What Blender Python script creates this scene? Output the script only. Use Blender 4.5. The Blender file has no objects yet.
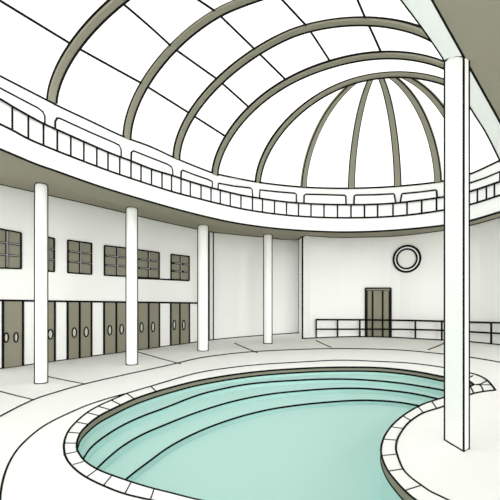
import bpy, math
import numpy as np
from mathutils import Vector
from mathutils.geometry import tessellate_polygon

# ------------------------------------------------------------------ camera, world, exposure
F = 400.0            # focal length in pixels of the 500 px frame
EYE = 2.1            # eye height
HOR = 300.0          # horizon row
SC = bpy.context.scene
C = SC.collection
cam_d = bpy.data.cameras.new('camera')
cam_d.sensor_width = 36
cam_d.lens = 36 * F / 500
cam_d.shift_y = (HOR - 250) / 500
cam_d.clip_end = 200
cam = bpy.data.objects.new('camera', cam_d)
cam.location = (0, 0, EYE)
cam.rotation_euler = (math.pi / 2, 0, 0)
C.objects.link(cam)
SC.camera = cam

world = bpy.data.worlds.new('overcast_sky')
world.use_nodes = True
SC.world = world
bg = world.node_tree.nodes['Background']
bg.inputs['Color'].default_value = (0.985, 1.0, 0.945, 1)
bg.inputs['Strength'].default_value = 1.6

sun_d = bpy.data.lights.new('fill_sun', 'SUN')  # added fill from behind the camera, brightens the walls under the balcony
sun_d.energy = 1.4
sun_d.angle = math.radians(20)
sun_d.color = (0.985, 1.0, 0.96)
sun = bpy.data.objects.new('fill_sun', sun_d)
sun.location = (2, -12, 4)
sun.rotation_euler = (math.radians(88), 0, math.radians(6))
C.objects.link(sun)

vs = SC.view_settings
SC.display_settings.display_device = 'sRGB'
vs.view_transform = 'Standard'
vs.look = 'None'
vs.exposure = 0.0
vs.gamma = 1.0
vs.use_curve_mapping = False
SC.cycles.max_bounces = 24
SC.cycles.diffuse_bounces = 20
SC.cycles.transmission_bounces = 16
SC.cycles.transparent_max_bounces = 16
SC.cycles.use_denoising = True

# ------------------------------------------------------------------ materials
def srgb(r, g, b):
    return tuple((c / 255 / 12.92 if c / 255 <= 0.04045 else ((c / 255 + 0.055) / 1.055) ** 2.4) for c in (r, g, b))

def diffuse(name, col, rough=1.0, mott=0.0):
    m = bpy.data.materials.new(name)
    m.use_nodes = True
    nt = m.node_tree
    nt.nodes.clear()
    out = nt.nodes.new('ShaderNodeOutputMaterial')
    d = nt.nodes.new('ShaderNodeBsdfDiffuse')
    d.inputs['Roughness'].default_value = 0
    if mott:
        tc = nt.nodes.new('ShaderNodeTexCoord')
        no = nt.nodes.new('ShaderNodeTexNoise')
        no.inputs['Scale'].default_value = 1.3
        rp = nt.nodes.new('ShaderNodeMixRGB')
        rp.inputs[1].default_value = (*[c * (1 - mott) for c in col], 1)
        rp.inputs[2].default_value = (*[min(1, c * (1 + mott)) for c in col], 1)
        nt.links.new(tc.outputs['Object'], no.inputs['Vector'])
        nt.links.new(no.outputs['Fac'], rp.inputs[0])
        nt.links.new(rp.outputs[0], d.inputs['Color'])
    else:
        d.inputs['Color'].default_value = (*col, 1)
    nt.links.new(d.outputs[0], out.inputs[0])
    m.diffuse_color = (*col, 1)
    return m

WHITE = diffuse('white_plaster', (0.985, 0.985, 0.985), mott=0.004)
TILE = diffuse('white_tile', (0.985, 0.985, 0.985), mott=0.004)
OLIVE = diffuse('olive_grey_paint', (0.290, 0.275, 0.216), mott=0.01)
OLIVE_LIFTED = diffuse('olive_grey_paint_lifted', (0.310, 0.294, 0.232), mott=0.01)  # same olive paint as the ribs, lightened to offset shade on undersides
INK = diffuse('black_line', (0.012, 0.012, 0.012))
BAR_HIGHLIGHT = diffuse('bar_highlight_grey', (0.40, 0.40, 0.42))  # highlight painted as a thin grey line along the dark window bars
PALE = diffuse('pale_grey_metal', (0.62, 0.60, 0.55))
AQUA = diffuse('aqua_pool_lining', (0.555, 0.765, 0.745), mott=0.004)

def frosted():
    m = bpy.data.materials.new('frosted_white_glazing')
    m.use_nodes = True
    nt = m.node_tree
    nt.nodes.clear()
    out = nt.nodes.new('ShaderNodeOutputMaterial')
    mx = nt.nodes.new('ShaderNodeMixShader')
    a = nt.nodes.new('ShaderNodeBsdfTranslucent')
    b = nt.nodes.new('ShaderNodeBsdfDiffuse')
    a.inputs['Color'].default_value = (0.99, 0.99, 0.99, 1)
    b.inputs['Color'].default_value = (0.99, 0.99, 0.99, 1)
    mx.inputs[0].default_value = 0.12
    nt.links.new(a.outputs[0], mx.inputs[1])
    nt.links.new(b.outputs[0], mx.inputs[2])
    nt.links.new(mx.outputs[0], out.inputs[0])
    return m
GLAZE = frosted()

def water_mat():
    m = bpy.data.materials.new('clear_aqua_water')
    m.use_nodes = True
    nt = m.node_tree
    nt.nodes.clear()
    out = nt.nodes.new('ShaderNodeOutputMaterial')
    a = nt.nodes.new('ShaderNodeBsdfTransparent')
    a.inputs['Color'].default_value = (0.955, 0.995, 0.985, 1)
    nt.links.new(a.outputs[0], out.inputs[0])
    return m
WATER = water_mat()

# ------------------------------------------------------------------ geometry helpers
D = np.array([240.0, 400.0]); D /= np.hypot(*D)       # the vault's axis on plan
N = np.array([D[1], -D[0]])                           # across the vault

def cr(pts, n=8):
    """smooth curve through points (any dimension)"""
    P = [np.array(p, float) for p in pts]
    P = [2 * P[0] - P[1]] + P + [2 * P[-1] - P[-2]]
    out = []
    for i in range(1, len(P) - 2):
        p0, p1, p2, p3 = P[i - 1:i + 3]
        d0, d1, d2 = [max(1e-6, np.linalg.norm(b - a) ** 0.5) for a, b in ((p0, p1), (p1, p2), (p2, p3))]
        m1 = (p1 - p0) / d0 - (p2 - p0) / (d0 + d1) + (p2 - p1) / d1
        m2 = (p2 - p1) / d1 - (p3 - p1) / (d1 + d2) + (p3 - p2) / d2
        m1 *= d1; m2 *= d1
        for k in range(n):
            t = k / n
            out.append((2 * t**3 - 3 * t**2 + 1) * p1 + (t**3 - 2 * t**2 + t) * m1 + (-2 * t**3 + 3 * t**2) * p2 + (t**3 - t**2) * m2)
    out.append(P[-2])
    return out

def fn(pts):
    c = np.array(cr(pts, 10))
    x = np.maximum.accumulate(c[:, 0])
    return lambda v: float(np.interp(v, x, c[:, 1]))

def resample(pts, n):
    P = np.array(pts, float)
    s = np.r_[0, np.cumsum(np.linalg.norm(np.diff(P, axis=0), axis=1))]
    t = np.linspace(0, s[-1], n)
    return [np.array([np.interp(v, s, P[:, k]) for k in range(P.shape[1])]) for v in t]

def flr(px, py, z=0.0):
    """point at height z seen in direction (px, py)"""
    t = (z - EYE) * F / (HOR - py)
    return np.array([(px - 250) / F * t, t, z])

def vert(px, py, dep):
    return np.array([(px - 250) / F * dep, dep, EYE + (HOR - py) / F * dep])

def sp(s, p, z):
    q = D * s + N * p
    return np.array([q[0], q[1], z])

EYEP = np.array([0, 0, EYE])
LW = 0.0021
SIDES = 6

class MB:
    def __init__(self):
        self.v = []; self.f = []; self.m = []; self.mats = []
    def mi(self, mat):
        if mat not in self.mats: self.mats.append(mat)
        return self.mats.index(mat)
    def face(self, pts, mat):
        b = len(self.v)
        self.v += [tuple(map(float, p)) for p in pts]
        self.f.append(tuple(range(b, b + len(pts)))); self.m.append(self.mi(mat))
    def loft(self, rows, mat, close=False, closerows=False):
        n = len(rows[0]); b = len(self.v); k = self.mi(mat)
        for r in rows: self.v += [tuple(map(float, p)) for p in r]
        R = len(rows)
        for i in range(R if closerows else R - 1):
            i2 = (i + 1) % R
            for j in range(n if close else n - 1):
                j2 = (j + 1) % n
                self.f.append((b + i * n + j, b + i * n + j2, b + i2 * n + j2, b + i2 * n + j)); self.m.append(k)
        return b
    def ribbon(self, path, mats, sec, endcaps=True):
        """sec(i) -> list of section points (closed) at path index i"""
        rows = [sec(i) for i in range(len(path))]
        b = self.loft(rows, mats, close=True)
        n = len(rows[0]); k = self.mi(mats)
        if endcaps:
            self.f.append(tuple(b + j for j in range(n))[::-1]); self.m.append(k)
            self.f.append(tuple(b + (len(rows) - 1) * n + j for j in range(n))); self.m.append(k)
    def ink(self, pts, w=1.0, mat=None, closed=False, r=None):
        P = [np.array(p, float) for p in pts]
        Q = [P[0]]
        for p in P[1:]:
            if np.linalg.norm(p - Q[-1]) > 1e-4: Q.append(p)
        P = Q
        if closed and np.linalg.norm(P[0] - P[-1]) < 1e-4: P.pop()
        if len(P) < 2: return
        n = len(P); rows = []
        u = None
        for i in range(n):
            if closed: t = P[(i + 1) % n] - P[i - 1]
            else: t = P[min(i + 1, n - 1)] - P[max(i - 1, 0)]
            t = t / (np.linalg.norm(t) + 1e-9)
            if u is None:
                a = np.array([0, 0, 1.0]) if abs(t[2]) < 0.9 else np.array([1.0, 0, 0])
                u = np.cross(t, a)
            u = u - t * (u @ t); u /= np.linalg.norm(u) + 1e-9
            w2 = np.cross(t, u)
            rad = r if r else w * LW * max(2.0, np.linalg.norm(P[i] - EYEP))
            rows.append([P[i] + rad * (math.cos(q) * u + math.sin(q) * w2) for q in np.linspace(0, 2 * math.pi, SIDES, endpoint=False)])
        b = self.loft(rows, mat or INK, close=True, closerows=closed)
        if not closed:
            k = self.mi(mat or INK)
            self.f.append(tuple(b + j for j in range(SIDES))[::-1]); self.m.append(k)
            self.f.append(tuple(b + (n - 1) * SIDES + j for j in range(SIDES))); self.m.append(k)
    def prism(self, poly, off, mat):
        """poly (3-D points) extruded by the vector off"""
        off = np.array(off, float); P = [np.array(p, float) for p in poly]; n = len(P)
        self.face(P, mat); self.face([p + off for p in P[::-1]], mat)
        for i in range(n):
            j = (i + 1) % n
            self.face([P[j], P[i], P[i] + off, P[j] + off], mat)
    def area(self, outer, holes, mat):
        loops = [[Vector(map(float, p)) for p in outer]] + [[Vector(map(float, p)) for p in h] for h in holes]
        flat = [p for l in loops for p in l]
        b = len(self.v); k = self.mi(mat)
        self.v += [tuple(p) for p in flat]
        for t in tessellate_polygon(loops):
            a = [flat[i] for i in t]
            nz = (a[1] - a[0]).cross(a[2] - a[0]).z
            self.f.append(tuple(b + i for i in (t if nz > 0 else t[::-1]))); self.m.append(k)
    def build(self, name, parent=None, smooth=False):
        me = bpy.data.meshes.new(name)
        me.from_pydata(self.v, [], self.f)
        for m in self.mats: me.materials.append(m)
        me.polygons.foreach_set('material_index', self.m)
        if smooth: me.polygons.foreach_set('use_smooth', [True] * len(self.f))
        me.update()
        o = bpy.data.objects.new(name, me)
        C.objects.link(o)
        if parent is not None:
            o.parent = parent
            o.matrix_parent_inverse = parent.matrix_world.inverted()
        return o

def tag(o, label=None, cat=None, group=None, kind=None):
    if label: o['label'] = label
    if cat: o['category'] = cat
    if group: o['group'] = group
    if kind: o['kind'] = kind
    return o

def empty(name, loc):
    o = bpy.data.objects.new(name, None)
    o.location = tuple(map(float, loc))
    o.empty_display_size = 0.2
    C.objects.link(o)
    bpy.context.view_layer.update()
    return o

# ------------------------------------------------------------------ the traced plan of the ring balcony
A_ = fn([(0, 149), (37, 164.5), (53, 170), (100, 186.5), (165, 206), (199, 215), (233, 222.5), (267, 227.5), (301, 230.5), (335, 232), (364, 231.8), (398, 230), (444, 225.3), (469, 221), (500, 212)])
C_ = fn([(0, 124.3), (12.3, 130.3), (28.3, 139), (60, 152.3), (70.8, 156.5), (105, 169.5), (131, 178.5), (171.5, 191.5), (190, 196.5), (220, 204), (241, 208.7), (262.5, 212.3), (286.5, 215.2), (311, 217), (337, 217.8), (377, 217.3), (407, 215.2), (436.5, 211.3), (444, 210), (469, 205), (500, 195.3)])
D_ = fn([(0, 100), (12.3, 107.5), (28.3, 116.5), (43.5, 124.5), (60, 131.8), (83.8, 142.3), (108, 152.8), (131, 161.5), (151.5, 169.6), (171.5, 175.7), (190.3, 182), (220.3, 190.5), (241, 195.3), (262.5, 199), (286.5, 202.2), (311, 204), (337, 204.8), (364.5, 204.8), (393, 203.5), (421.7, 200.2), (444, 197), (469, 192), (500, 182)])
E_ = fn([(0, 76), (49, 101.3), (56, 105), (90, 121), (123, 136.5), (150, 146.5), (175, 158), (204, 169.8), (213, 173), (240, 179), (262, 182.8), (301, 187), (335, 188.3), (364, 188), (398, 186.2), (444, 181), (469, 174.5), (500, 160.5)])
B_ = fn([(0, 184), (47, 194.5), (85, 203), (165, 222), (209, 231.3), (213, 232), (260, 236.5), (299, 239.3), (302.6, 236.2), (335, 237.2), (364, 236.8), (398, 235.6), (444, 230), (469, 225.5), (500, 217)])

ZA = 2.85
def ring_depth(px): return ZA * F / (HOR - A_(px))
def ring(px, py, off=0.0): return vert(px, py, ring_depth(px) - off)

PX = list(np.arange(0, 501, 5.0))
ring_pts = []      # (xy, zA, zC, zD, zE)
d0 = ring_depth(0)
for s in (-2.0, 0.0, 2.0, 3.3):
    q = D * s + N * (-7.93 + 0.05 * 0)
    ring_pts.append((q, *[ring(0, f(0))[2] for f in (A_, C_, D_, E_)]))
for px in PX:
    g = ring(px, A_(px))
    ring_pts.append((g[:2], *[ring(px, f(px))[2] for f in (A_, C_, D_, E_)]))
for s, p in ((14.3, 0.85), (13.0, 1.2), (11.4, 1.35), (9.5, 1.4)):
    ring_pts.append((D * s + N * p, *[ring(500, f(500))[2] for f in (A_, C_, D_, E_)]))
RXY = np.array([r[0] for r in ring_pts])
RT = np.gradient(RXY, axis=0); RT /= np.linalg.norm(RT, axis=1)[:, None]
RN = np.c_[-RT[:, 1], RT[:, 0]]                       # outward from the pool
mid = D * 10 + N * -4
for i in range(len(RXY)):
    if (RXY[i] - mid) @ RN[i] < 0: RN[i] *= -1

def ring_normal(px):
    i = int(np.argmin([np.hypot(*(r - ring(px, A_(px))[:2])) for r in RXY]))
    return RN[i]

# ------------------------------------------------------------------ walls
WL0, WL1 = flr(0, 369)[:2], flr(209, 340.6)[:2]
WD = (WL1 - WL0) / np.linalg.norm(WL1 - WL0)
WN = np.array([WD[1], -WD[0]])                        # into the room
def lw(px, py, off=0.0):
    """point on the left wall plane"""
    r = np.array([(px - 250) / F, 1.0])
    t = (WL0 @ WN + off) / (r @ WN)
    return vert(px, py, t)

base_back = fn([(302.5, 338.9), (316, 338.3), (338, 337.4), (360, 337), (390, 337.6), (415, 339), (444, 340.6), (469, 342.1), (500, 345.2), (520, 347.5)])
WB_GAP = 0.30
def back_depth(px): return EYE * F / (base_back(px) - HOR) + WB_GAP

def wall_strip(name, pts, top, thick_dir, ink_base=True, ink_top=True, verticals=()):
    m = MB()
    lo = [np.array([p[0], p[1], 0.0]) for p in pts]
    hi = [np.array([p[0], p[1], t]) for p, t in zip(pts, top)]
    off = [np.array([q[0], q[1], 0]) * 0.2 for q in thick_dir]
    rows = [lo, hi, [h + o for h, o in zip(hi, off)], [l + o for l, o in zip(lo, off)]]
    m.loft(rows, WHITE, closerows=True)
    m.face([r[0] for r in rows], WHITE); m.face([r[-1] for r in rows][::-1], WHITE)
    if ink_base: m.ink([l + np.array([0, 0, .004]) for l in lo], 1.0)
    if ink_top: m.ink(hi, 1.0)
    for i in verticals: m.ink([lo[i], hi[i]], 1.0)
    return m

# left wall with the storey line and sill line
pl = [WL0 - WD * 12, WL0 - WD * 3] + [lw(px, 300)[:2] for px in range(0, 205, 17)] + [lw(209, 300)[:2]]
tp = [lw(0, B_(0))[2]] * 2 + [lw(px, B_(px))[2] for px in range(0, 205, 17)] + [lw(209, B_(209))[2]]
m = wall_strip('wall_left', pl, tp, [-WN] * len(pl), verticals=(len(pl) - 1,))
dt = fn([(-30, 300), (0, 300.3), (40, 301), (95, 301.7), (195, 303.0), (209, 303.2)])
m.ink([np.array([*(WL0 - WD * 12), lw(0, 300.3)[2]])] + [lw(px, dt(px), .005) for px in range(0, 204, 20)] + [lw(208, dt(208), .005)], 1.15)
m.ink([lw(138, 278.3, .005), lw(160, 279.2, .005), lw(189, 280.6, .005)], 1.0)
tag(m.build('wall_left'), kind='structure')

# recessed wall between the columns and its corner pilaster
def fdep(px, py): return EYE * F / (py - HOR)
q0, q1, q2, q3 = flr(209, 340.6), flr(213.2, 340.0), flr(299, 333.2), flr(302.5, 338.9)
qm = [flr(px, y) for px, y in ((213.2, 340.0), (238, 337.6), (264, 335.5), (282, 334.2), (299, 333.2))]
qm_px = [213.2, 238, 264, 282, 299]
pts = [q0[:2]] + [q[:2] for q in qm]
top = [vert(209, B_(209), q0[1])[2]] + [vert(px, B_(px), q[1])[2] for px, q in zip(qm_px, qm)]
m = wall_strip('wall_middle', pts, top, [np.array([0, 1.0])] * len(pts), verticals=(1,))
tag(m.build('wall_middle'), kind='structure')

# back wall with a slight curve
bp = [np.array([(302.5 - 250) / F * fdep(0, 338.9), fdep(0, 338.9)])]
side = [q2[:2], bp[0]]
pxs = [302.5] + list(range(310, 521, 10))
pts = [q2[:2]] + [vert(px, 300, back_depth(px) - (WB_GAP if px < 303 else 0))[:2] for px in pxs]
top = [vert(299, B_(299), q2[1])[2]] + [vert(px, B_(min(px, 500)), back_depth(px) - (WB_GAP if px < 303 else 0))[2] for px in pxs]
last = pts[-1]; dv = (pts[-1] - pts[-2]) / np.linalg.norm(pts[-1] - pts[-2])
for k in (2.5, 6):
    pts.append(last + dv * k); top.append(top[-1])
m = wall_strip('wall_back', pts, top, [np.array([0, 1.0])] * len(pts), ink_base=False, verticals=(0, 1))
tag(m.build('wall_back'), kind='structure')
BTOP = {'x': pts, 't': top}

# ------------------------------------------------------------------ floor and pool outline
pool_in = [(77, 450), (76.8, 443.6), (80, 433.8), (88, 424.8), (99, 416.3), (110, 410.5), (120.6, 405.3), (134, 399.3), (156, 391.8), (170, 387.8), (199, 380.6), (250, 372.6), (301, 368.6), (340, 367.4), (381, 368), (415, 371.6), (444, 377.0), (460, 379.6), (469.5, 381.6), (474, 384.8)]
pool_in2 = [(474, 384.8), (469.5, 387), (457, 392.5), (444, 397.7), (422, 405), (403, 416), (390, 428), (383, 440), (381, 451), (382.6, 459.4), (388, 471), (396.6, 482), (405, 491), (415, 499.5), (440, 514), (475, 532), (515, 562), (505, 600)]
pool_in3 = [(505, 600), (445, 596), (395, 560), (330, 531), (260, 512), (199, 500.3), (170, 493), (150, 488), (126, 480.5), (97, 469.4), (83.6, 460), (77, 450)]
pool_out = [(64.6, 454.6), (64, 444), (67.6, 432.6), (76, 422.4), (87, 413), (98, 406.6), (111.6, 400.4), (127, 393.8), (136, 391), (151, 386.6), (165, 382.3), (199, 373), (250, 365.8), (301, 362.5), (340, 360.6), (381, 362), (410, 363.6), (444, 368), (469.5, 373.2), (480, 376.4), (487, 380.5), (492, 385.6), (495.5, 390.5)]
pool_out2 = [(495.5, 390.5), (484, 391.8), (469.5, 395), (444, 406.5), (422, 413.8), (409, 422.5), (403, 429.5), (397, 440.5), (396, 449.6), (397.3, 455), (403, 469), (410.6, 477.6), (422, 486), (430, 491.6), (440, 496.5), (470, 511), (510, 533), (555, 572), (545, 640)]
pool_out3 = [(545, 640), (430, 632), (375, 585), (310, 549), (240, 524), (180, 507), (150, 500.3), (124, 494), (103.7, 486.2), (86.7, 477.8), (76.5, 470.6), (68.5, 462), (64.6, 454.6)]
def loop(*segs, n=5):
    out = []
    for s in segs: out += cr(s, n)[:-1]
    return out
IN = [flr(*p) for p in loop(pool_in, pool_in2, pool_in3)]
OUT = [flr(*p) for p in loop(pool_out, pool_out2, pool_out3)]

m = MB()
rect = [np.array(p + (0.0,)) for p in ((-16, -5), (16, -5), (16, 27), (-16, 27))]
m.area(rect, [OUT], TILE)
curve1 = [(-30, 434), (0, 416.6), (34, 399.8), (60, 391.3), (85, 384.2), (125, 375), (165, 366.3), (199, 358.4), (225, 354.7), (250, 352.2), (301, 349.7), (340, 348.9), (400, 350.4), (444, 354.5), (469, 357.4), (500, 362.6), (540, 371)]
m.ink([flr(*p) for p in cr(curve1)], 1.05)
curve2 = [(-1, 540), (0, 500), (1.7, 486), (5, 473), (10, 461), (17, 450), (27, 439.5), (39, 429.5), (51, 422), (68, 413.8), (84, 406.8), (100, 401.2), (114, 397), (127, 393.6)]
m.ink([flr(*p) for p in cr(curve2)], 1.05)
for a, b in (((0, 391.5), (34, 400)), ((48, 376.8), (86, 384.3)), ((138, 352.2), (181, 364.2)), ((234.7, 343.3), (257.5, 353)), ((316, 340.6), (331.5, 347.6)), ((428, 350), (446, 342.6))):
    m.ink([flr(*a), flr(*((np.array(a) + b) / 2 + (0, .25))), flr(*b)], 0.75)
tag(m.build('floor'), kind='structure')

# ------------------------------------------------------------------ swimming pool
pool = empty('swimming_pool', flr(250, 430, -0.9))
tag(pool, 'curved swimming pool of pale aqua water with white tiled edge and underwater steps', 'swimming pool')

m = MB()
up = np.array([0, 0, 0.003])
m.area([p + up for p in OUT], [[p + up for p in IN]], TILE)
m.ink([p + up for p in OUT], 1.1, closed=True)
m.ink([p + up for p in IN], 1.1, closed=True)
joints = [((73, 465), (83.6, 462)), ((65, 454.6), (77, 452)), ((64, 443.4), (77, 443.6)), ((67.6, 432.6), (80, 433.6)), ((76, 422.4), (88, 424.6)), ((87, 413), (99, 416)),
          ((98, 406.6), (110, 410)), ((111.6, 400.6), (120.6, 405)), ((127, 393.8), (134, 399)), ((151, 386.6), (156, 391.6)), ((86.7, 477.4), (97, 469.8)), ((103.7, 485.6), (112, 475.5)),
          ((125, 493.6), (131, 482.5)), ((150.5, 499.5), (154, 489.5)), ((383, 439.5), (396.8, 440.6)), ((382, 456), (397, 454.5)), ((388.4, 471.5), (403, 469.4)),
          ((405, 490.8), (421, 485.8)), ((390, 427), (403.5, 429)), ((402.6, 416), (411, 421)), ((418, 406.6), (423.5, 413.2)), ((432, 401.6), (437, 409)), ((470.5, 386.8), (474, 393.8)),
          ((475, 385), (481, 384.2), (487, 381)), ((475, 385.2), (491.5, 385.2)), ((479.5, 384.6), (482, 387.5), (483.5, 391.8)), ((470, 377.6), (472.6, 376))]
for j in joints: m.ink([flr(*p) + up for p in j], 0.75)
m.build('coping', pool)

WZ = -0.12
m = MB()
m.loft([[p + up for p in IN], [p + np.array([0, 0, WZ]) for p in IN]], OLIVE, close=True)
m.ink([p + np.array([0, 0, WZ + .004]) for p in IN], 1.0, closed=True)
m.build('waterline_band', pool)

FZ = -0.56
m = MB()
m.loft([[p + np.array([0, 0, WZ]) for p in IN], [p + np.array([0, 0, FZ]) for p in IN]], AQUA, close=True)
m.area([p + np.array([0, 0, FZ]) for p in IN], [], AQUA)
m.build('basin', pool)

S0 = [(70, 470), (74, 458), (76.8, 443.6)] + pool_in[2:]
S1 = [(72, 492), (79, 468), (84, 458), (90, 449), (100, 440), (120, 427), (140, 417.4), (165, 408), (199, 395), (225, 388.5), (250, 384), (301, 380.2), (335, 379.2), (364, 380), (398, 383), (421, 386.4), (444, 390.6), (452, 393), (470, 399)]
S2 = [(70, 505), (84, 484), (97, 468.8), (120, 448.3), (140, 436), (165, 425), (199, 411.8), (233, 401.6), (267, 394.7), (301, 391), (335, 388.7), (364, 388.7), (398, 391.6), (420, 395), (442, 400.2), (458, 405)]
S3 = [(100, 510), (112, 494), (125, 480.5), (150, 461), (170, 446.7), (199, 431.7), (233, 419), (267, 410.2), (301, 405), (335, 401.8), (364, 400.4), (398, 402.4), (420, 406.2), (438, 410)]
zs = [WZ, -0.22, -0.34, -0.46]
prev = None
for k, S in enumerate((S0, S1, S2, S3)):
    z = zs[max(1, k)] if k else zs[1]
    cur = resample([flr(*p, zs[k]) if k else np.r_[flr(*p)[:2], zs[1]] for p in cr(S)], 120)
    if k:
        m = MB()
        a = [np.r_[p[:2], zs[k]] for p in prev]
        m.loft([a, cur], AQUA)
        m.loft([cur, [np.r_[p[:2], zs[k + 1] if k < 3 else FZ] for p in cur]], AQUA)
        m.ink([p + np.array([0, 0, .004]) for p in cur], 1.05)
        m.build('step', pool)
    prev = cur
m = MB()
m.area([p + np.array([0, 0, WZ]) for p in IN], [], WATER)
m.build('water', pool)

# ------------------------------------------------------------------ hoops and vault
HO = [[(53, 102), (60, 73), (75, 46), (92, 25.5), (117, 2)],
      [(127, 139), (134, 105), (144.5, 85), (161.5, 59.5), (173.5, 46.6), (216, 13), (245, 1)],
      [(176, 159), (191.5, 117), (218, 82), (255, 50), (306, 29), (335, 23), (361, 21.5), (395, 25), (423.5, 31)],
      [(215, 175), (230, 136), (250, 109), (289, 82), (335, 62), (381, 57), (415, 58.5), (444, 68)],
      [(258, 183), (266, 158), (277, 136), (301, 109), (335, 88), (381, 75.8), (415, 79), (444, 87)]]
HB = [52, 127, 176.5, 215, 258]
HS = []; HR = []
PC, ZC = -4.0, 4.4
TH = np.linspace(math.pi, 0, 61)
for b, h in zip(HB, HO):
    v = ring(b, A_(b))[:2]; s = v @ D; HS.append(s)
    P = []
    for x, y in h:
        r = np.array([(x - 250) / F, 1.0]); t = s / (r @ D)
        P.append((t * (r @ N), EYE + (HOR - y) / F * t))
    HR.append(P)
# rows of (p, z) sampled along each hoop, left springing to right springing
SE = [(3.868, 1.536, 2.426, 1.785), (3.254, 2.328, 1.777, 1.895), (4.028, 2.585, 1.76, 1.901), (4.108, 2.604, 2.124, 1.694), (3.809, 2.905, 1.96, 1.732)]
def full_profile(P, i):
    """half width, rise and roundness of each hoop; base at the ring's edge"""
    v = ring(HB[i], A_(HB[i]))[:2]; p0 = v @ N; zb = ring(HB[i], HBY[i])[2]
    W, Hh, e, g = SE[i]; out = []
    for t in np.linspace(0, math.pi, 161):
        c = math.cos(t); u = math.copysign(abs(c) ** (2 / e), c)
        w = W
        if c < 0 and i == 3: w = 4.25
        if c < 0 and i == 4: w = 4.14
        if c < 0 and i < 2: w = 0.2 - (p0 + W)
        out.append(np.array([p0 + W - w * u, zb + Hh * abs(math.sin(t)) ** (2 / g)]))
    return resample(out, 73)
HBY = [102, 139, 159, 175, 183]
HP = [full_profile(P, i) for i, P in enumerate(HR)]
HW = [0.165, 0.185, 0.20, 0.215, 0.22]
HT = [0.085, 0.09, 0.10, 0.11, 0.12]

def pnormals(pf):
    a = np.array(pf); t = np.gradient(a, axis=0); t /= np.linalg.norm(t, axis=1)[:, None]
    n = np.c_[-t[:, 1], t[:, 0]]                     # outward for left-to-right arcs
    return n

# shell rows: slightly outside the hoops' inner faces
rows = []; rs = []
OFF = 0.06
def shell_row(i, s):
    n = pnormals(HP[i]); q = [np.array(p) + k * OFF for p, k in zip(HP[i], n)]
    return [sp(s, p[0], p[1]) for p in q]
zd = [ring_pts[0][4] - HP[0][0][1]]
def lower(row, dz0, dp):
    return [r + np.array([0, 0, dz0]) + np.array([*(N * dp), 0]) * 0 for r in row]
rows.append([r + np.array([*(N * 0.28 * max(0, 1 - j / 9)), 0]) for j, r in enumerate(shell_row(0, -2.0))]); rs.append(-2.0)
rows.append([r + np.array([*(N * 0.24 * max(0, 1 - j / 9)), 0]) for j, r in enumerate(shell_row(0, 3.3))]); rs.append(3.3)
for i in range(5): rows.append(shell_row(i, HS[i])); rs.append(HS[i])
def skirt(rows):
    out = []
    for r in rows:
        out.append([r[0] - np.array([0, 0, .35])] + list(r) + [r[-1] - np.array([0, 0, .6])])
    return out
def shell_pt(s, frac):
    """frac = fractional column"""
    k = int(np.clip(np.searchsorted(rs, s) - 1, 0, len(rs) - 2)); t = (s - rs[k]) / (rs[k + 1] - rs[k])
    j = min(71, int(frac)); u = frac - j
    a = rows[k][j] * (1 - u) + rows[k][j + 1] * u
    b = rows[k + 1][j] * (1 - u) + rows[k + 1][j + 1] * u
    return a * (1 - t) + b * t
m = MB()
sub = []
for k in range(len(rs) - 1):
    for t in np.linspace(0, 1, 5)[:-1]:
        sub.append([a * (1 - t) + b * t for a, b in zip(rows[k], rows[k + 1])])
sub.append(rows[-1])
m.loft(skirt(sub), GLAZE)

# half dome at the far end
AP = (-3.347, 13.996, EYE + 7.998); DE, DG = 2.26, 1.7256
apx = sp(AP[1], AP[0], 0)[:2]
def meridian(basexy, zb, n=28, off=0.0):
    out = []
    for h in 1 - np.linspace(0, 1, n) ** 1.6:
        q = apx + (basexy - apx) * h
        z = zb + (AP[2] - zb) * (1 - h ** DE) ** (1 / DG)
        out.append(np.array([q[0], q[1], z]))
    out.sort(key=lambda p: -np.hypot(*(p[:2] - apx)))
    return out
dome_px = [258, 270, 285, 302.5, 320, 335, 351, 366, 382, 398, 412, 425, 438.8, 452, 466, 480, 493, 500]
mer = []
for px in dome_px:
    g = ring(px, E_(px)); o = ring_normal(px) * 0.05
    mer.append(meridian(g[:2] + o, g[2]))
for s, p in ((14.3, 0.85), (HS[4] + .05, 0.9)):
    q = D * s + N * p; mer.append(meridian(q, ring(500, E_(500))[2]))
m.loft([[r[0] - np.array([0, 0, .3])] + r for r in mer], GLAZE)
# the lunette that closes the step between vault and half dome
edge = mer[0] + mer[-1][::-1][1:]
m.loft([resample([p + np.array([*(D * 0.02), 0]) for p in rows[-1]], 73), resample(edge, 73)], GLAZE)
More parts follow.
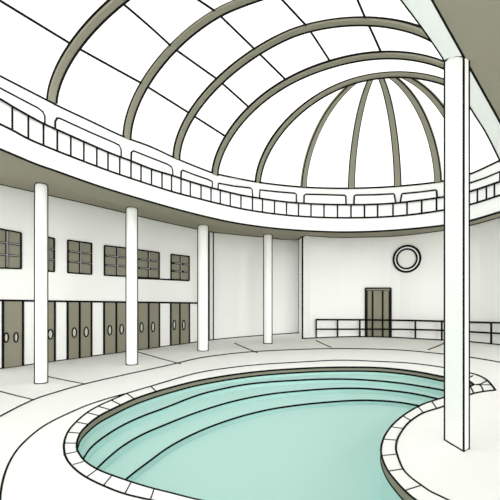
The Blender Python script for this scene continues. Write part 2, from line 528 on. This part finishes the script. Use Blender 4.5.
# purlins
def col_at(i, px, py):
    r = np.array([(px - 250) / F, 1.0]); t = HS[i] / (r @ D)
    q = np.array([t * (r @ N), EYE + (HOR - py) / F * t])
    a = np.array([np.array(p) for p in HP[i]])
    best = (9, 0)
    for j in range(72):
        ab = a[j + 1] - a[j]; u = np.clip((q - a[j]) @ ab / (ab @ ab), 0, 1)
        dd = np.hypot(*(a[j] + u * ab - q))
        if dd < best[0]: best = (dd, j + u)
    return best[1]
PUR = [[(0, 74, 46.5), (1, 145, 86), (2, 194, 117), (3, 228, 138)],
       [(0, 118, 4.5), (1, 172, 47.5), (2, 219, 81), (3, 250, 108)],
       [(1, 216, 13), (2, 256, 50), (3, 287, 81)],
       [(2, 307, 28.5), (3, 331, 61)],
       [(2, 365, 22), (3, 381, 56)]]
for P in PUR:
    st = [(HS[i], col_at(i, x, y)) for i, x, y in P]
    if P[0][0] < 2: st = [(-1.9, st[0][1]), (3.3, st[0][1])] + st
    else: st = [(HS[1], st[0][1] + (st[0][1] - st[1][1]) * 0.6 - 2.2)] + st
    pts = []
    for (s0, c0), (s1, c1) in zip(st, st[1:]):
        for t in np.linspace(0, 1, 14)[:-1]:
            s = s0 + (s1 - s0) * t; q = shell_pt(s, c0 + (c1 - c0) * t)
            cen = sp(s, PC, 4.0); pts.append(q + (cen - q) / np.linalg.norm(cen - q) * 0.02)
    pts.append(shell_pt(st[-1][0], st[-1][1]))
    m.ink(pts, 1.1)
tag(m.build('ceiling', smooth=True), kind='structure')

hoop_labels = ['nearest arched olive roof rib, cut by the top of the picture at left',
               'second arched olive roof rib counting from the nearest, leaving the picture at its top edge',
               'third arched olive roof rib from the nearest, its crown just inside the picture',
               'fourth arched olive roof rib, the last before the half dome arch',
               'innermost arched olive rib where the fan of dome ribs meets']
for i in range(5):
    pf = np.array(HP[i]); n = pnormals(HP[i]); w, t = HW[i] / 2, HT[i]
    r0, r1 = pf - n * 0.035, pf + n * (t - 0.035)
    base = sp(HS[i], pf[0][0], pf[0][1])
    m = MB()
    sec = lambda j: [sp(HS[i] - w, *r0[j]), sp(HS[i] + w, *r0[j]), sp(HS[i] + w, *r1[j]), sp(HS[i] - w, *r1[j])]
    m.ribbon(pf, OLIVE, sec)
    m.ink([sp(HS[i] + w, *q) for q in r0], 1.2)
    sh = pf + n * (OFF - 0.012)
    m.ink([sp(HS[i] - w, *q) for q in sh], 1.3)
    o = m.build('arch_rib')
    tag(o, hoop_labels[i], 'roof rib', 'arched ribs across the vault')

rib_labels = ['leftmost olive rib of the half dome fan', 'second olive rib from the left in the half dome fan', 'middle olive rib of the half dome fan, almost upright',
              'fourth olive rib from the left in the half dome fan, bending right', 'rightmost olive rib of the half dome, passing behind the square pillar']
for px, lb, adj in zip((303, 351, 398, 438.8, 466), rib_labels, range(5)):
    g = ring(px, E_(px)); me_ = meridian(g[:2], g[2], n=40)
    rad = (g[:2] - apx); rad /= np.linalg.norm(rad); sd = np.array([-rad[1], rad[0], 0])
    m = MB(); a = np.array(me_)
    # section: sideways by width, inward by depth
    tng = np.gradient(a, axis=0); tng /= np.linalg.norm(tng, axis=1)[:, None] + 1e-9
    nin = np.cross(tng, sd)
    if nin[10] @ (np.array([*apx, 5]) - a[10]) < 0: nin = -nin
    hw = np.interp(np.linspace(0, 1, 40), [0, .6, 1], [.125, .1, .07])
    sec = lambda j: [a[j] - sd * hw[j] + nin[j] * .08, a[j] + sd * hw[j] + nin[j] * .08, a[j] + sd * hw[j] - nin[j] * .04, a[j] - sd * hw[j] - nin[j] * .04]
    m.ribbon(me_, OLIVE, sec)
    for sg in (-1, 1): m.ink([a[j] + sg * sd * hw[j] + nin[j] * .06 for j in range(40)], 0.75)
    tag(m.build('dome_rib'), lb, 'roof rib', 'ribs fanning out over the half dome')

# ------------------------------------------------------------------ ring balcony
balc = empty('ring_balcony', sp(10, -8.6, EYE + ZA))
tag(balc, 'white ring balcony curving round the hall above the columns', 'balcony')
m = MB()
def V3(q, z): return np.array([q[0], q[1], z])
f0 = [V3(r[0], r[1]) for r in ring_pts]; f1 = [V3(r[0], r[4]) for r in ring_pts]
f2 = [V3(r[0] + n * 0.35, r[4]) for r, n in zip(ring_pts, RN)]
m.loft([f0, f1], WHITE); m.loft([f1, f2], WHITE)
m.loft([f2, [V3(r[0] + n * 0.35, r[1] + .25) for r, n in zip(ring_pts, RN)]], WHITE)
m.ink(f0, 1.1); m.ink(f1, 1.05)
m.build('fascia', balc)

# columns' plan is needed for the soffit
COLS = [(41.2, 384.2, 5.5, 182.0), (131.8, 365.5, 5.2, 206.2), (203.0, 351.5, 5.0, 224.2), (267.8, 344.0, 4.0, 233.6)]
cx = []
for px, py, hw, ty in COLS:
    dep = EYE * F / (py - HOR); r = hw / F * dep; dep += r * 1.05; r = hw / F * dep
    cx.append((px, dep, r, EYE + (HOR - ty) / F * (dep - r)))
cdep = fn([(-40, 8.6)] + [(c[0], c[1]) for c in cx] + [(285, 20.0)])
cz = fn([(-40, cx[0][3] - .05)] + [(c[0], c[3]) for c in cx] + [(285, cx[3][3] + .03)])
def wall_depth(px):
    if px <= 209: return lw(px, 300)[1]
    if px < 302.5:
        return float(np.interp(px, [209] + qm_px + [302.5], [q0[1]] + [q[1] for q in qm] + [q3[1]]))
    return back_depth(px)
r0, r1, r2 = [], [], []
SX = [0] + list(range(8, 209, 8)) + [209, 213.2] + list(range(220, 299, 8)) + [299, 302.6] + list(range(308, 501, 8)) + [500]
for px in SX:
    a = ring(px, A_(px)); wdp = wall_depth(px); b = vert(px, B_(px), wdp)
    if px < 285:
        c = vert(px, 300, cdep(px)); c[2] = cz(px)
    else: c = None
    mid_ = (a + b) / 2
    if c is None: c = mid_
    elif px > 267: t = (px - 267) / 18; c = c * (1 - t) + mid_ * t
    r0.append(a); r1.append(c); r2.append(b + np.array([0, .1, .01]))
pre = []
for k, s in enumerate((-12.0, -6.0)):
    pass
r0 = [np.array([*(D * -2.0 + N * -7.93), r0[0][2]])] + r0
wl = np.array([*(WL0 - WD * 12), r2[0][2]])
r2 = [wl] + r2
r1 = [np.array([*((r0[0] + r2[0]) / 2)[:2], r1[0][2]])] + r1
ex = np.array([*(D * 13.0 + N * 1.2), r0[-1][2]])
r0.append(ex); r2.append(np.array([last[0] + dv[0] * 3, last[1] + dv[1] * 3, r2[-1][2]])); r1.append((r0[-1] + r2[-1]) / 2)
m = MB()
m.loft([r0, r1, r2], OLIVE_LIFTED)
m.loft([[p + np.array([0, 0, .05]) for p in r] for r in (r0, r1, r2)], WHITE)
m.build('soffit', balc)

m = MB()
m.ink([V3(r[0] - n * 0.04, r[3]) for r, n in zip(ring_pts, RN)], 1.0)
m.ink([V3(r[0] - n * 0.01, r[2]) for r, n in zip(ring_pts, RN)], 1.05)
rails = m.build('balustrade_rails', balc)
for px in (12.3, 28.3, 43.5, 57.3, 70.8, 83.8, 96.8, 108, 119.7, 131, 141, 151.5, 162, 171.5, 181, 190.3, 201, 211, 220.3, 230.3, 241, 252.5, 262.5, 274.5, 286.5, 298.5,
           311, 324, 337.5, 351, 364.5, 377.6, 393, 407, 421.7, 436.5, 449, 463, 477.5, 486.5, 494.5):
    m = MB(); m.ink([ring(px, C_(px), .012), ring(px, D_(px), .012)], 0.9)
    m.build('baluster', rails)

PAN = [[(-30, 90), (-30, 74), (0, 88), (20, 98.6), (38, 108), (42.5, 111.5), (44.7, 116), (44.8, 124.8)],
       [(55.3, 129.4), (55.3, 121.5), (57.2, 118), (60, 118.5), (90, 132.3), (114, 142.6), (119, 145.3), (121, 149.5), (121, 157.6)],
       [(131.2, 161.4), (131.4, 152.5), (133.5, 150.8), (150, 157.4), (167, 164), (171.4, 166.8), (172.6, 170.8), (172.6, 175.9)],
       [(181, 178.8), (181.4, 171.2), (183, 170.3), (195, 175), (208, 179.4), (212, 181.4), (212.4, 183.2), (212, 188)],
       [(218, 189.8), (218.5, 183.2), (235, 186.3), (250.6, 188), (252, 189.4), (252.6, 197.2)],
       [(259.6, 198.4), (260, 190), (278, 191.9), (295, 193.3), (296.2, 194.4), (296.3, 202.9)],
       [(304, 203.5), (304.2, 195.4), (305.4, 194.3), (325, 194.7), (344.4, 195.3), (345.8, 196.2), (346, 204.7)],
       [(354, 204.7), (354.3, 196), (355.4, 195.1), (375, 194.8), (393.6, 193.8), (394.4, 195), (395.8, 203.2)],
       [(400.2, 202.8), (401.6, 194.6), (402.6, 193.7), (420, 192), (435.6, 190), (436.6, 190.8), (437, 198)],
       [(449, 196.3), (450, 188), (469, 183.4), (485, 178), (500, 171.6), (500, 182)]]
for P in PAN:
    m = MB()
    def rp(px, py, o):
        q = ring(max(px, 0), py if px >= 0 else py + (0 - px) * 0.47, o)
        if px < 0:
            q = q + np.array([*(D * (px / 30 * 1.2)), 0])
        return q
    top_ = P[1:-1]
    xs = sorted(set([p[0] for p in P] ))
    front = [rp(x, y, .03) for x, y in P]
    back = [rp(x, y, -.02) for x, y in P]
    # strips down to the rail so that the board follows the curve of the ring
    lo = [rp(x, D_(max(x, 0)) + (x if x < 0 else 0) * .47, .03) for x, y in P]
    m.loft([lo, front], WHITE); m.loft([front, back], WHITE)
    m.ink(front, 0.95)
    m.build('parapet_panel', balc)

# ------------------------------------------------------------------ slab and beam overhead at right, with its square pillar
zo, zi = EYE + 3.37, EYE + 3.585
o0, o1 = vert(432, 0, 3.37 * F / 300), vert(500, 122, 3.37 * F / 178)
od = (o1 - o0) / np.linalg.norm(o1 - o0)
i_pts = [vert(401, 0, 3.585 * F / 300), vert(424, 30.5, 3.585 * F / 269.5), vert(444.7, 61.2, 3.585 * F / 238.8), vert(470, 107, 3.585 * F / 193), vert(485, 130.8, 3.585 * F / 169.2), vert(500, 160.5, 3.585 * F / 139.5)]
i_dir = (i_pts[0] - i_pts[1]) / np.linalg.norm(i_pts[0] - i_pts[1])
i_all = [i_pts[0] + i_dir * 7] + [i_pts[0] + i_dir * 2] + [np.array(p) for p in cr(i_pts, 4)]
e_dir = (i_pts[-1] - i_pts[-2]) / np.linalg.norm(i_pts[-1] - i_pts[-2])
i_all.append(i_all[-1] + e_dir * 1.6)
n_ = len(i_all)
oa, ob = o0 - od * 8, o1 + od * 7
o_all = resample([oa, ob], n_)
m = MB()
m.loft([o_all, i_all], WHITE)
m.loft([i_all, [p + np.array([0, 0, .35]) for p in i_all]], WHITE)
m.loft([[p + np.array([0, 0, .35]) for p in i_all], [np.r_[p[:2], zi + .35] for p in o_all]], WHITE)
m.ink(o_all, 1.0); m.ink(i_all, .95)
slab = empty('overhead_slab', sp(5, 3, zo))
tag(slab, 'olive ceiling slab with a white edge beam overhead at top right', 'ceiling slab')
m.build('edge_beam', slab)
m = MB()
far = [oa + np.array([*(N * 6), 0]), ob + np.array([*(N * 4), 0])]
m.prism([oa, ob, far[1], far[0]], (0, 0, .3), OLIVE_LIFTED)
m.build('soffit', slab)

L_, M_, R_ = flr(444.7, 440.2), flr(463.7, 451.7), flr(468.9, 449.0)
K_ = L_ + R_ - M_
m = MB()
m.face([M_, L_, K_, R_], WHITE)
tops = [np.r_[L_[:2], zi + .01], np.r_[M_[:2], zo + .01], np.r_[R_[:2], zo + .01], np.r_[K_[:2], zi + .01]]
lows = [L_, M_, R_, K_]
for a, b in ((0, 1), (1, 2), (2, 3), (3, 0)): m.face([lows[a], lows[b], tops[b], tops[a]], WHITE)
m.face(tops, WHITE)
for a in (0, 1, 2): m.ink([lows[a], tops[a]], 1.0)
m.ink([p + np.array([0, 0, .004]) for p in lows], 1.0, closed=True)
# curved line where the head meets the beam
def head(px, py):
    z = float(np.interp(px, [444.7, 463.7], [3.585, 3.375])) - .012
    return vert(px, py, z * F / (HOR - py))
m.ink([head(*p) for p in cr([(444.9, 61.5), (448, 58.3), (452.5, 56.4), (457.5, 56), (463, 56.8)])], 0.7)
tag(m.build('square_pillar'), 'slim square white pillar standing on the deck at right of the pool', 'pillar')

# ------------------------------------------------------------------ round columns
col_labels = ['leftmost round white column, in front of the left wall doors', 'second round white column from the left, between two double doors',
              'third round white column from the left, at the end of the left wall', 'fourth round white column, standing alone before the recessed back wall']
for (px, dep, r, zt), lb in zip(cx, col_labels):
    m = MB(); c = np.array([(px - 250) / F * dep, dep]); n = 40
    circ = lambda z, rr=r: [np.array([c[0] + rr * math.cos(a), c[1] + rr * math.sin(a), z]) for a in np.linspace(0, 2 * math.pi, n, endpoint=False)]
    m.loft([circ(0.0), circ(zt - .09), circ(zt - .045, r * .93), circ(zt - .012, r * .74), circ(zt, r * .5)], WHITE, close=True)
    m.face(circ(zt, r * .5), WHITE); m.face(circ(0.0)[::-1], WHITE)
    m.ink(circ(0.005), 0.9, closed=True)
    # two upright outline strokes, added where the sides turn away from the camera
    ax = math.atan2(-c[1], -c[0]); al = math.acos(r / np.hypot(*c))
    for sg in (-1, 1):
        u = np.array([math.cos(ax + sg * al), math.sin(ax + sg * al)])
        m.ink([np.array([*(c + r * k * u), z]) for k, z in ((1, 0), (1, zt - .09), (.93, zt - .045), (.74, zt - .012), (.5, zt))], 0.95)
    fv = np.array([math.cos(ax), math.sin(ax)])
    m.ink([np.array([*(c + r * .74 * np.array([math.cos(ax + t), math.sin(ax + t)])), zt - .012]) for t in np.linspace(-al, al, 12)], 0.8)
    tag(m.build('round_column'), lb, 'column', 'round white columns under the balcony')

# ------------------------------------------------------------------ windows on the left wall
def lerp(a, b, t): return a + (b - a) * t
def quad_fn(x0, x1, t0, t1, b0, b1):
    """u, v in 0..1 -> pixel; px through perspective-true depth interpolation"""
    a, b = lw(x0, 300)[:2], lw(x1, 300)[:2]
    def g(u, v, off=0.0):
        q = a + (b - a) * u
        z0 = lerp(lw(x0, b0)[2], lw(x1, b1)[2], u); z1 = lerp(lw(x0, t0)[2], lw(x1, t1)[2], u)
        q = q + WN * off
        return np.array([q[0], q[1], lerp(z0, z1, v)])
    return g
WIN = [(-14, 20.5, 226.3, 233, 267.6, 268.7), (36.8, 53.7, 235.6, 238.5, 270.2, 271.6), (67.3, 91, 240.2, 243.4, 272.7, 274.3), (104, 128.2, 245.6, 248.4, 275.2, 276.5),
       (136.6, 158.7, 249.6, 252.7, 277.4, 278.4), (170.6, 188.7, 254.4, 256.5, 279.5, 280.4)]
MUL = [.56, .6, .5, .5, .5, .5]
for k, w in enumerate(WIN):
    g = quad_fn(*w)
    root = empty('window_%d' % (k + 1), g(.5, 0)); tag(root, kind='structure')
    m = MB(); m.prism([g(0, 0, .01), g(1, 0, .01), g(1, 1, .01), g(0, 1, .01)], (*(-WN * .04), 0), OLIVE)
    m.build('pane', root)
    m = MB()
    m.ink([g(0, 0, .03), g(1, 0, .03)], .85); m.ink([g(0, 1, .03), g(1, 1, .03)], .85)
    m.ink([g(0, 0, .03), g(0, 1, .03)], .9); m.ink([g(1, 0, .03), g(1, 1, .03)], .95)
    mu = MUL[k]
    for v, dvv in ((.345, .02), (.66, .02)):
        for u0, u1, sg in ((.05, mu - .02, -1), (mu + .02, .95, -1)):
            m.ink([g(u0, v + .0, .03), g(u1, v, .03)], 1.15)
            m.ink([g(u0, v + .0, .055), g(u1, v, .07)], .42, BAR_HIGHLIGHT)
    m.ink([g(mu, .0, .035), g(mu, 1, .035)], 1.05); m.ink([g(mu, .03, .065), g(mu, .97, .08)], .45, BAR_HIGHLIGHT)
    m.build('window_frame', root)

# ------------------------------------------------------------------ double doors on the left wall
wb = fn([(-40, 375), (0, 369), (34, 365), (85, 357.7), (103, 354.9), (158, 347.3), (189, 343.4), (209, 340.6)])
DOORS = [(2.5, 22.5, None, ((6.2, 337.6), (16.0, 337.4))), (36, 54.4, 44, ((40.5, 334.8), (50.4, 334.3))), (67.2, 91, 79.2, ((74.3, 332.6), (86.2, 332))),
         (103.7, 128, 115.8, ((109.8, 330.2), (121.6, 329.2))), (137, 158.9, 148.2, ((141.5, 327.4), (153, 327))), (170.4, 188.9, 179.4, ((174.3, 325), (183.7, 325)))]
for k, (x0, x1, xc, hs) in enumerate(DOORS):
    root = empty('door_%d' % (k + 1), lw((x0 + x1) / 2, wb((x0 + x1) / 2))); tag(root, kind='structure')
    spans = [(x0, xc), (xc, x1)] if xc else [(x0, (x0 + x1) / 2), ((x0 + x1) / 2, x1)]
    for (a, b), h in zip(spans, hs):
        def P(px, top, off):
            q = lw(px, 300); z = lw(px, dt(px))[2] - .01 if top else 0.012
            q[2] = z; q[:2] += WN * off; return q
        m = MB()
        m.prism([P(a, 0, .02), P(b, 0, .02), P(b, 1, .02), P(a, 1, .02)], (*(-WN * .05), 0), OLIVE)
        if xc or a == x0: m.ink([P(a, 0, .024), P(a, 1, .024)], 1.15)
        if xc or b == x1: m.ink([P(b, 0, .024), P(b, 1, .024)], 1.15)
        leaf = m.build('door_leaf', root)
        c = lw(h[0], h[1], .03); dep = c[1]
        rz = 4.7 / F * dep; rw = 0.085
        if k == 0: rw = .06
        m = MB(); w3 = np.array([*WD, 0]); 
        el = [c + w3 * rw * math.cos(t) + np.array([0, 0, rz * math.sin(t)]) for t in np.linspace(0, 2 * math.pi, 20, endpoint=False)]
        m.face(el, PALE); m.ink(el, 0.75, closed=True)
        m.build('door_handle', leaf)

# ------------------------------------------------------------------ back door and round window
def bw(px, py, off=0.0): return vert(px, py, back_depth(px) - off)
root = empty('door_7', bw(377.5, 337)); tag(root, kind='structure')
dq0, dq1 = bw(364.8, 300), bw(390.6, 300)
def bd(px, py, off=0.0):
    t = (px - 364.8) / (390.6 - 364.8); a = dq0[1] * (1 - t) + dq1[1] * t
    q = vert(px, py, a); q[1] -= off; return q
def zfix(p, z=0.01): p[2] = z; return p
m = MB(); m.prism([zfix(bd(365.5, 337, .04)), zfix(bd(390, 337, .04)), bd(390, 289, .04), bd(365.5, 289, .04)], (0, .08, 0), OLIVE)
for x in (372.3, 382.4): m.ink([zfix(bd(x, 337, .05)), bd(x, 291, .05)], 1.0)
m.build('door_leaf', root)
m = MB()
fr = [zfix(bd(365.2, 337, .08)), bd(365.2, 288.2, .08), bd(390.4, 288.2, .08), zfix(bd(390.4, 337, .08))]
m.ink(fr[:2], .9); m.ink(fr[1:3], .9); m.ink(fr[2:], .9)
m.ink([zfix(bd(366.7, 337, .07)), bd(366.7, 290.7, .07), bd(388.9, 290.7, .07), zfix(bd(388.9, 337, .07))], .6)
m.build('door_frame', root)

root = empty('window_7', bw(406.7, 258.8)); tag(root, kind='structure')
def rdisk(rp, off, n=48):
    cen = bw(406.7, 258.8, off); a = bw(396, 258.8); b = bw(417, 258.8)
    tx = (b - a); tx[2] = 0; tx /= np.linalg.norm(tx); k = cen[1] / F
    return [cen + tx * rp * k * math.cos(t) + np.array([0, 0, rp * k * math.sin(t)]) for t in np.linspace(0, 2 * math.pi, n, endpoint=False)]
m = MB(); m.loft([rdisk(9.8, .08), rdisk(13, .08)], WHITE, close=True)
m.loft([rdisk(13, .08), rdisk(13, -.02)], WHITE, close=True)
m.ink(rdisk(13, .08), 1.15, closed=True); m.ink(rdisk(9.8, .08), 1.0, closed=True)
m.build('window_frame', root)
m = MB(); m.face(rdisk(9.9, .045), WHITE); m.build('pane', root)

# ------------------------------------------------------------------ railing along the back wall
rail = empty('metal_railing', flr(400, 338.4))
tag(rail, 'thin dark metal railing with two rails along the back wall', 'railing')
def rb(px): return flr(px, base_back(px))
def rh(px, py): d_ = fdep(0, base_back(px)); return vert(px, py, d_)
tf = fn([(316, 319.6), (360, 319.8), (400, 320.3), (444, 321.3), (469, 322.1), (520, 323.3)])
mf = fn([(316, 329.2), (360, 329.2), (400, 329.3), (444, 330.4), (469, 331.8), (520, 334.6)])
xs = list(range(316, 521, 6))
m = MB(); m.ink([rh(x, tf(x)) for x in xs], 1.1); m.build('top_rail', rail)
m = MB(); m.ink([rh(x, mf(x)) for x in xs], 1.0); m.build('middle_rail', rail)
xs2 = [302.6] + xs
m = MB()
lo = [rb(x) for x in xs2]
m.loft([[p + np.array([0, -.02, .0]) for p in lo], [p + np.array([0, -.02, .03]) for p in lo], [p + np.array([0, .28, .03]) for p in lo]], TILE)
m.ink([p + np.array([0, -.02, .015]) for p in lo], 1.0); m.build('kerb', rail)
for x in (316.2, 337.6, 359.8, 415.3, 441.8, 466, 491.2, 515):
    m = MB(); m.ink([rb(x), rh(x, tf(x))], 1.0); m.build('post', rail)
